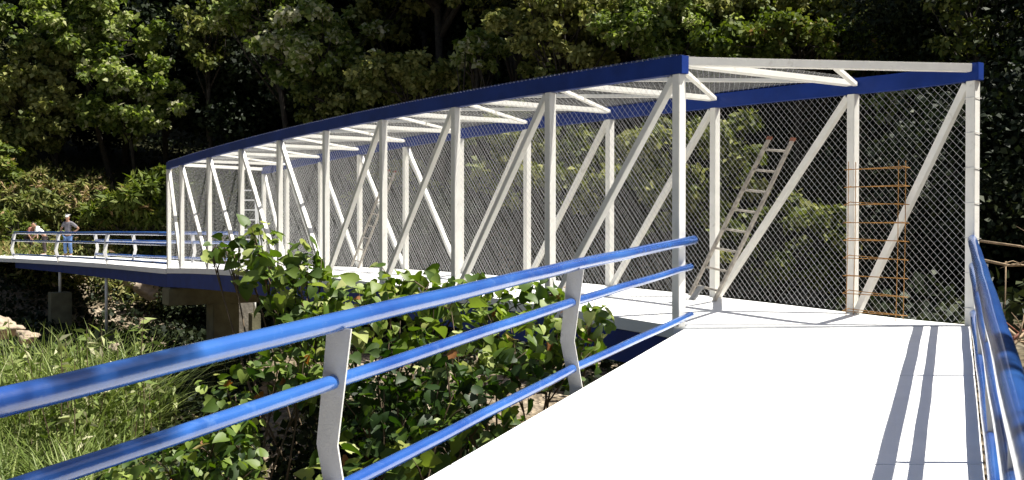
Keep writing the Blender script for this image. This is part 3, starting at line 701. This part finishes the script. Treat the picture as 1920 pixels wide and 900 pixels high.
trunk_me = tm.build('trunk', M['bark'], None, smooth=True); tme = trunk_me.data; bpy.data.objects.remove(trunk_me)
rs = random.Random(8); cnt = 0
FT = 0
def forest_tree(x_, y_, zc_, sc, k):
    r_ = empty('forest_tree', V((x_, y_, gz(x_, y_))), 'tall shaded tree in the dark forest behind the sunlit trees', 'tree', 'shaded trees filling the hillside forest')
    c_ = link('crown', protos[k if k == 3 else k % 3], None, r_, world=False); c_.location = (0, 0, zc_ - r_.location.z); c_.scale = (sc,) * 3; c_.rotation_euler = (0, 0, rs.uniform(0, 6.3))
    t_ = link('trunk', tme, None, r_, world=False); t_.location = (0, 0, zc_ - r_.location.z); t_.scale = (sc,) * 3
for m_ in protos: m_.materials.clear(); m_.materials.append(M['leaf_shade'])  # all forest crowns share the leaf colour darkened for shade
for row, (Yb, zc_) in enumerate(((50, 15.5), (55, 6.5), (59, 18), (64, 11), (70, 19))):
    for k in range(-30, 18):
        x_ = k * 4.6 + (row % 2) * 2.3 + rs.uniform(-1, 1)
        hx = Yb * 0.62
        if x_ < -hx - 8 or x_ > hx + 22: continue
        y_ = Yb + rs.uniform(-1.5, 1.5) - (max(0, x_ + 6) * 0.52)
        dd = (V((x_, y_, 0)) - O).dot(NRM) - W
        if dd < 11 or (x_ < -8 and y_ < 55): continue
        g0 = gz(x_, y_)
        if zc_ < g0 + 2.5: zz = g0 + 5
        else: zz = max(zc_, g0 + 4.5)
        forest_tree(x_, y_, zz + rs.uniform(-1, 1), rs.uniform(.85, 1.15), rs.randrange(3)); cnt += 1
for x_, y_, zc_ in ((15, 26, 6.5), (19, 22, 7), (14.5, 31, 9), (20, 30, 6), (12.5, 24.5, 2.2), (24, 18, 7), (17, 17.5, 2.5), (-26, 57.5, 9), (-32, 57, 9), (-20, 58, 10), (-38, 57, 10), (-15, 57, 9), (-23, 60, 15), (-29, 60, 15), (-35, 61, 15), (-17, 61, 15), (-10, 56, 8), (-12, 59, 13), (-5, 53, 7)):
    forest_tree(x_, y_, zc_, 0.9, 3 if y_ < 35 else rs.randrange(3)); cnt += 1
for x_, y_, zc_ in ((-8.8, 41.5, .6), (-5.5, 40, 1.0), (-10.8, 44, .9), (-2.5, 37, 1.0), (-12.5, 42, -1.6), (-10, 39.5, -1.5)): forest_tree(x_, y_, zc_, .45, cnt % 3); cnt += 1  # low trees added to throw shade under the far walkway

# ------------------------------------------------------------------ undergrowth on slopes (stuff)
def scatter(n, xr, yr, rng, cond=None):
    X = rng.uniform(*xr, n); Y = rng.uniform(*yr, n)
    if cond is not None: k = cond(X, Y); X, Y = X[k], Y[k]
    return X, Y
def sd(X, Y):
    dx, dy = X - O.x, Y - O.y; return dx * U.x + dy * U.y, dx * NRM.x + dy * NRM.y - W
rng = np.random.default_rng(50)
def under(name, label, m, n, xr, yr, cond, hgt, ls, shape, seed):
    rng = np.random.default_rng(seed); X, Y = scatter(n, xr, yr, rng, cond)
    mound = np.clip(fbm(X, Y, 1.1, seed) + .45, 0.05, 1.4)
    Z = ground_full(X, Y) + rng.uniform(0, 1, len(X)) ** .7 * hgt * mound
    tint = np.clip(rng.beta(2, 2, len(X)) + 0.25 * fbm(X, Y, .6, seed + 1), 0, 1)
    me = leaves(name, np.stack([X, Y, Z], 1), ls, rng, shape, .5, tint=tint, droop=-.1)
    o = link(name, me, m); tag(o, label, 'undergrowth', None, 'stuff'); return o
under('undergrowth', 'dry and green scrub covering the sunlit slope above the far walkway', M['dry'], 42000, (-36, -6), (41, 56), lambda X, Y: (sd(X, Y)[0] > 33) , 1.0, .3, SPRAY, 61)
under('undergrowth', 'growth covering the forest floor behind the bridge, shade painted into its leaves', M['leaf_shade'], 130000, (-44, 30), (8, 70), lambda X, Y: (sd(X, Y)[1] > 3.6) & (Y < 70) & ((sd(X, Y)[0] < 42) | (Y > 52)), 1.1, .22, LEAF4, 62)  # floor leaves coloured nearly black in place of forest shade
under('undergrowth', 'low weeds between the white deck and the shrubs, leaves darkened as painted shade', M['leaf_shade'], 60000, (-2.4, 1.4), (6.5, 12.5), lambda X, Y: (X < RL.x + .43 * (Y - RL.y) - .2) & (sd(X, Y)[1] < -W - .25), 2.3, .085, LEAF4, 65)  # weed leaves blackened to paint the shade below the shrubs
under('undergrowth', 'weeds between the reeds and the pier with shade painted into their leaves', M['leaf_shade'], 22000, (-11, -3.5), (14, 29), lambda X, Y: (X / Y > -.375) & (X / Y < -.25), .6, .15, LEAF4, 67)  # weeds coloured dark to stand in for black shade here
under('undergrowth', 'low weeds between the reeds and the sandy patch, coloured dark for shade', M['leaf_shade'], 16000, (-4.4, -2.35), (8.5, 12), lambda X, Y: (X / Y < -.243), 1.4, .09, LEAF4, 66)  # shade painted into the weed colour
under('undergrowth', 'weeds under the far walkway, coloured dark to paint its shade', M['leaf_shade'], 26000, (-26, -4), (26, 46), lambda X, Y: (sd(X, Y)[0] > 22) & (sd(X, Y)[0] < 40.5) & (ground_full(X, Y) < -.55), .5, .2, LEAF4, 64)  # black shade under the walkway is painted as dark weed leaves
under('undergrowth', 'sparse weeds on the gravel below the walkways', M['dry'], 16000, (-16, 4), (3, 29), lambda X, Y: (sd(X, Y)[1] < -1) & (fbm(X, Y, .9, 9) > .0), .35, .12, SPRAY, 63)

# ------------------------------------------------------------------ reeds at lower left
def blades(name, C, H, rng, wd=.022, seg=4, lean=.55):
    n = len(C); a = rng.uniform(0, 2 * np.pi, n); dx = np.stack([np.cos(a), np.sin(a), 0 * a], 1); sdv = np.stack([-np.sin(a), np.cos(a), 0 * a], 1)
    h = H * rng.uniform(.3, 1.1, n); ln = rng.uniform(.1, 1, n) * lean; wv = wd * rng.uniform(.6, 1.3, n)
    vs = np.zeros((n, 2 * (seg + 1), 3))
    for j in range(seg + 1):
        t_ = j / seg; hor = ln * h * t_ ** 2.0 * 1.3; ver = h * (t_ - .35 * ln * t_ ** 3)
        c_ = C + dx * hor[:, None]; c_[:, 2] += ver
        ww = (wv * (1 - t_ ** 2.2) + .001)[:, None]
        vs[:, 2 * j] = c_ - sdv * ww; vs[:, 2 * j + 1] = c_ + sdv * ww
    f = np.array([[2 * j, 2 * j + 1, 2 * j + 3, 2 * j + 2] for j in range(seg)])
    fl_ = ((np.arange(n) * 2 * (seg + 1))[:, None, None] + f[None]).reshape(-1)
    tint = np.clip(rng.beta(2, 2.2, n), 0, 1)
    return np_mesh(name, vs.reshape(-1, 3), fl_, 4, np.repeat(tint, 2 * (seg + 1)))
rng = np.random.default_rng(70)
def clumps(cx, cy, rx_, ry_, nc, per, r_):
    a = rng.uniform(0, 6.3, nc); q_ = rng.uniform(0, 1, nc) ** .5; X = cx + rx_ * q_ * np.cos(a); Y = cy + ry_ * q_ * np.sin(a)
    X = np.repeat(X, per) + rng.normal(0, r_, nc * per); Y = np.repeat(Y, per) + rng.normal(0, r_, nc * per)
    return np.stack([X, Y, ground_full(X, Y) - .02], 1)
C1 = clumps(-8.3, 17.5, 1.9, 2.8, 100, 34, .14); C2 = clumps(-6.8, 13.2, 1.7, 2.4, 80, 34, .14)
o = link('reeds', blades('reeds', np.concatenate([C1, C2]), np.concatenate([np.full(len(C1), 2.25), np.full(len(C2), 1.35)]), rng, .015, 6, .95), M['grass'])
tag(o, 'tall green reeds and grass below the left railing', 'reeds', None, 'stuff')
# leafy tufts growing up through the reeds (short side blades on upright canes)
CT = clumps(-7.9, 16.5, 2.1, 3.4, 110, 1, .1)
mb = MB(); LP = []
for c_ in CT:
    h_ = rng.uniform(1.0, 2.6); tp = V(c_) + V((rng.normal() * .25, rng.normal() * .2, h_)); mb.tube([V(c_), V(c_).lerp(tp, .5) + V((.04, 0, 0)), tp], [.012, .01, .004], 4)
    for k in range(34):
        q_ = V(c_).lerp(tp, .3 + .7 * k / 34); LP.append(q_)
me = leaves('cane_leaves', np.array(LP), .2, rng, SPRAY, .3, tint=np.clip(rng.beta(2, 2, len(LP)) + .1, 0, 1), droop=.1)
o = link('cane_leaves', me, M['grass']); tag(o, 'narrow pale leaves of canes rising among the reeds', 'reeds', None, 'stuff')
k_ = mb.build('cane_stems', M['stem'], o)

# ------------------------------------------------------------------ broad leaved shrubs between railing and bridge
def shrub(name, label, blobs, seed, ls=.13, m='paleleaf', density=150, group='broad leaved shrubs below the near walkway', rootpos=None, hue=0.0):
    """blobs: list of (px, py, Y, rx, rz) ; stems run from the root to each blob"""
    rng = np.random.default_rng(seed); bl = [(at(a, b, Y), rx, rz_) for a, b, Y, rx, rz_ in blobs]
    bx = rootpos or V((bl[0][0].x, bl[0][0].y, 0)); g0 = gz(bx.x, bx.y)
    root = empty(name, V((bx.x, bx.y, g0)), label, 'shrub', group)
    Ps = []; outs_ = []; tt = []; mb = MB()
    for c_, rx, rz_ in bl:
        n = int(density * (rx * rz_) / .16) ; 
        d_ = rng.normal(size=(n, 3)); d_ /= np.linalg.norm(d_, axis=1)[:, None]; q_ = (rng.uniform(.15, 1, n) ** .45)[:, None]
        P = np.array(c_) + d_ * q_ * np.array([rx, rx * .8, rz_]); P += rng.normal(0, .05, P.shape)
        Ps.append(P); outs_.append(d_); tt.append(np.clip(rng.beta(2, 2.6, n) + rng.normal(0, .08) + hue + (rng.random(n) < .012) * .6, 0, 1))
        b0 = V((bx.x + rng.normal() * .15, bx.y + rng.normal() * .15, g0 - .1)); m_ = b0.lerp(c_, .55) + V((rng.normal() * .15, rng.normal() * .12, .15))
        mb.tube([b0, b0.lerp(m_, .5) + V((.05, 0, 0)), m_, c_], [.022, .018, .012, .005], 6)
        for k in range(max(4, n // 30)):
            e_p = V(P[rng.integers(n)]); s_p = m_.lerp(c_, rng.uniform(.5, 1)); mb.tube([s_p, s_p.lerp(e_p, .5) + V((0, 0, .04)), e_p], [.009, .006, .003], 4)
    P = np.concatenate(Ps); out = np.concatenate(outs_)
    # keep leaves off the deck
    lx = RL.x + .43 * (P[:, 1] - RL.y)
    s_, d_ = sd(P[:, 0], P[:, 1])
    keep = (P[:, 0] < lx - .14) & ((d_ < -W - .16) | (P[:, 2] < -.62)) & (P[:, 2] > ground_full(P[:, 0], P[:, 1]))
    keep |= (P[:, 1] < RL.y) & (P[:, 0] < lx - .14) & (d_ < -W - .16)
    P, out, tint = P[keep], out[keep], np.concatenate(tt)[keep]
    link('foliage', leaves('foliage', P, ls, rng, HEART, .75, out=out, tint=tint, droop=.25, svar=.6), M[m], root)
    mb.build('stems', M['stem'], root, smooth=True)
    return root
shrub('vine_shrub', 'tallest broad leaved shrub reaching up in front of the left truss', [(478, 440, 10.5, .17, .15), (430, 465, 10.5, .24, .10), (395, 475, 10.5, .13, .06), (500, 490, 10.4, .34, .26), (470, 505, 10.6, .2, .2), (560, 495, 10.3, .26, .24), (600, 520, 10.3, .18, .16), (575, 560, 10.2, .42, .32), (530, 570, 10.4, .24, .26), (590, 640, 10.2, .4, .35)], 201, .106, density=110, rootpos=V((-1.7, 10.5, 0)))
shrub('vine_shrub', 'broad leaved shrub in front of the deck edge between the truss posts and blue rail', [(690, 555, 9.7, .42, .20), (740, 530, 9.8, .26, .14), (800, 540, 9.6, .26, .16), (640, 590, 9.6, .38, .3), (750, 600, 9.4, .42, .25), (850, 560, 9.4, .32, .16)], 202, .105, density=110, rootpos=V((-1.4, 9.8, 0)))
shrub('vine_shrub', 'green broad leaved shrub behind the blue rails left of the second white plate', [(930, 570, 9.2, .38, .16), (1000, 550, 9.4, .36, .18), (1050, 590, 9.3, .3, .26), (960, 640, 9.0, .5, .32), (860, 650, 8.8, .45, .34), (1060, 660, 9.2, .34, .3), (1110, 600, 9.8, .18, .2), (1120, 640, 9.6, .16, .2), (900, 530, 9.4, .2, .1)], 203, .10, density=112, rootpos=V((-.1, 9.3, 0)))
shrub('vine_shrub', 'leafy shrub under the middle blue rail by the deck edge, shade painted into its leaves', [(760, 700, 8.6, .5, .4), (680, 760, 8.5, .4, .35), (850, 740, 8.2, .45, .3), (950, 700, 8.6, .4, .3), (720, 820, 8.2, .4, .3), (800, 780, 9.6, .6, .5), (680, 860, 9.4, .35, .4), (650, 780, 9.6, .3, .5)], 204, .088, density=85, rootpos=V((-1.0, 8.7, 0)), hue=-.38)  # hue shift paints the low shade into this shrub's leaves
shrub('vine_shrub', 'small leaved shrub under the top blue rail left of the nearest white plate', [(520, 690, 9.5, .42, .2), (570, 700, 9.2, .3, .22), (440, 740, 9.4, .35, .2), (560, 740, 9.3, .26, .14)], 205, .09, density=110, rootpos=V((-2.5, 9.5, 0)))
shrub('vine_shrub', 'small leaved shrub along the bottom edge below the middle blue rail', [(400, 850, 8.8, .45, .22), (320, 880, 8.8, .4, .2), (240, 890, 8.8, .35, .15), (450, 810, 9.0, .25, .22), (430, 890, 8.7, .35, .2), (445, 850, 9.6, .2, .5), (420, 800, 9.8, .25, .4)], 206, .085, density=130, rootpos=V((-2.9, 9.1, 0)))
# ivy-like growth low against the slab
shrub('vine_shrub', 'low creeping weeds in the gap along the edge of the white deck', [(700, 880, 8.0, .5, .16), (820, 830, 8.0, .45, .16), (900, 790, 8.4, .4, .14), (640, 895, 8.4, .4, .14)], 207, .10, density=90, rootpos=V((-.9, 8.0, 0)))

# ------------------------------------------------------------------ rocks and debris
def rock(px, py, Y, sx_, sy_, sz_, label, seed, sink=.25, m='rock', grp='boulders on the river bank', fix=None):
    bm = bmesh.new(); bmesh.ops.create_icosphere(bm, subdivisions=4, radius=1); rg = random.Random(seed); o3 = V((rg.uniform(0, 50),) * 3)
    for v_ in bm.verts:
        n_ = noise.noise(v_.co * 1.1 + o3) * .5 + noise.noise(v_.co * 3 + o3) * .16 + noise.noise(v_.co * 8 + o3) * .05
        # cleaved faces
        c_ = v_.co.copy()
        for k in range(5):
            a_ = V((math.sin(seed + k * 1.7), math.cos(seed * 2 + k * 2.3), math.sin(k * 1.1 + seed))).normalized(); dd = c_.dot(a_)
            if dd > .62: c_ -= a_ * (dd - .62) * .85
        v_.co = c_ * (1 + n_)
    me = bpy.data.meshes.new('boulder'); bm.to_mesh(me); bm.free()
    o = link('boulder', me, M[m]); p_ = fix if fix is not None else at(px, py, Y)
    if fix is None: p_.z = max(p_.z, gz(p_.x, p_.y) + .0)
    o.location = p_; o.scale = (sx_, sy_, sz_); o.rotation_euler = (0, 0, seed)
    for pl in me.polygons: pl.use_smooth = True
    tag(o, label, 'boulder', grp); return o
rock(8, 615, 27, .6, .5, .3, 'tan boulder at the left edge behind the reeds', 1)
rock(50, 632, 25.5, .34, .3, .16, 'smaller flat tan rock right of the one at the left edge', 2)
rock(242, 530, 42, .55, .5, .3, 'round tan boulder seen under the blue girder of the far walkway', 3)
rock(290, 540, 41, .7, .6, .45, 'pale layered boulder left of the pier cap', 4)
rock(216, 652, 21, .16, .14, .12, 'small tan stone right of the reeds', 5)
rng = np.random.default_rng(90)
# rubble gravel (stuff)
X, Y = scatter(5200, (-14, 1.5), (7, 30), rng, lambda X, Y: (sd(X, Y)[1] < -3.3))
Z = ground_full(X, Y) + .01
tp = np.array([[1, 0, 0], [-.5, .87, 0], [-.5, -.87, 0], [0, 0, .7], [.2, .1, -.5]])
f = np.array([[0, 1, 3], [1, 2, 3], [2, 0, 3], [1, 0, 4], [2, 1, 4], [0, 2, 4]])
n = len(X); s_ = (rng.gamma(2, .022, n) + .02)[:, None, None]; a = rng.uniform(0, 6.3, n); R = np.zeros((n, 3, 3)); R[:, 0, 0] = np.cos(a); R[:, 0, 1] = -np.sin(a); R[:, 1, 0] = np.sin(a); R[:, 1, 1] = np.cos(a); R[:, 2, 2] = 1
VV = np.einsum('nij,kj->nki', R, tp) * s_ * rng.uniform(.6, 1.4, (n, 5, 3)) + np.stack([X, Y, Z], 1)[:, None, :]
me = np_mesh('gravel', VV.reshape(-1, 3), ((np.arange(n) * 5)[:, None, None] + f[None]).reshape(-1), 3)
o = link('gravel', me, M['rock']); tag(o, 'loose stones and rubble on the ground below the walkway', 'gravel', None, 'stuff')
# dead branches right of the walkway
rg = random.Random(5)
def branch(p0, p1, r_, label, twigs=4, m='dead'):
    mb = MB(); mid = p0.lerp(p1, .5) + V((0, 0, rg.uniform(-.12, .12)))
    mb.tube([p0, mid, p1], [r_, r_ * .8, r_ * .35], 7)
    for k in range(twigs):
        s_p = p0.lerp(p1, rg.uniform(.2, .9)); s_p = s_p + (mid - p0.lerp(p1, .5)) * .7; e_p = s_p + V((rg.uniform(-.5, .5), rg.uniform(-.4, .4), rg.uniform(-.1, .4)))
        mb.tube([s_p, s_p.lerp(e_p, .5) + V((0, 0, .05)), e_p], [r_ * .4, r_ * .3, r_ * .12], 5)
    o = mb.build('dead_branch', M[m], None, smooth=True); tag(o, label, 'branch', 'dead branches right of the walkway'); return o
branch(at(1838, 452, 15), at(1990, 480, 14.2), .02, 'long pale dead branch behind the top of the right railing', 3)
branch(at(1830, 485, 15.5), at(1960, 496, 14.6), .024, 'thicker dead branch with a knot just below the long one', 3)
branch(at(1886, 490, 15.2), at(1884, 628, 15.2), .012, 'upright thin dead stick right of the right railing', 1)
branch(at(1880, 650, 13.0), at(1985, 600, 13.6), .03, 'reddish dead branch in the pile at the right edge', 4, 'wood_tip')
branch(at(1890, 618, 13.4), at(1960, 640, 13.0), .03, 'tan dead branch resting across the pile at the right edge', 5)
branch(at(1895, 655, 12.8), at(1950, 620, 13.3), .022, 'short tan stick at the bottom of the pile at the right edge', 4)
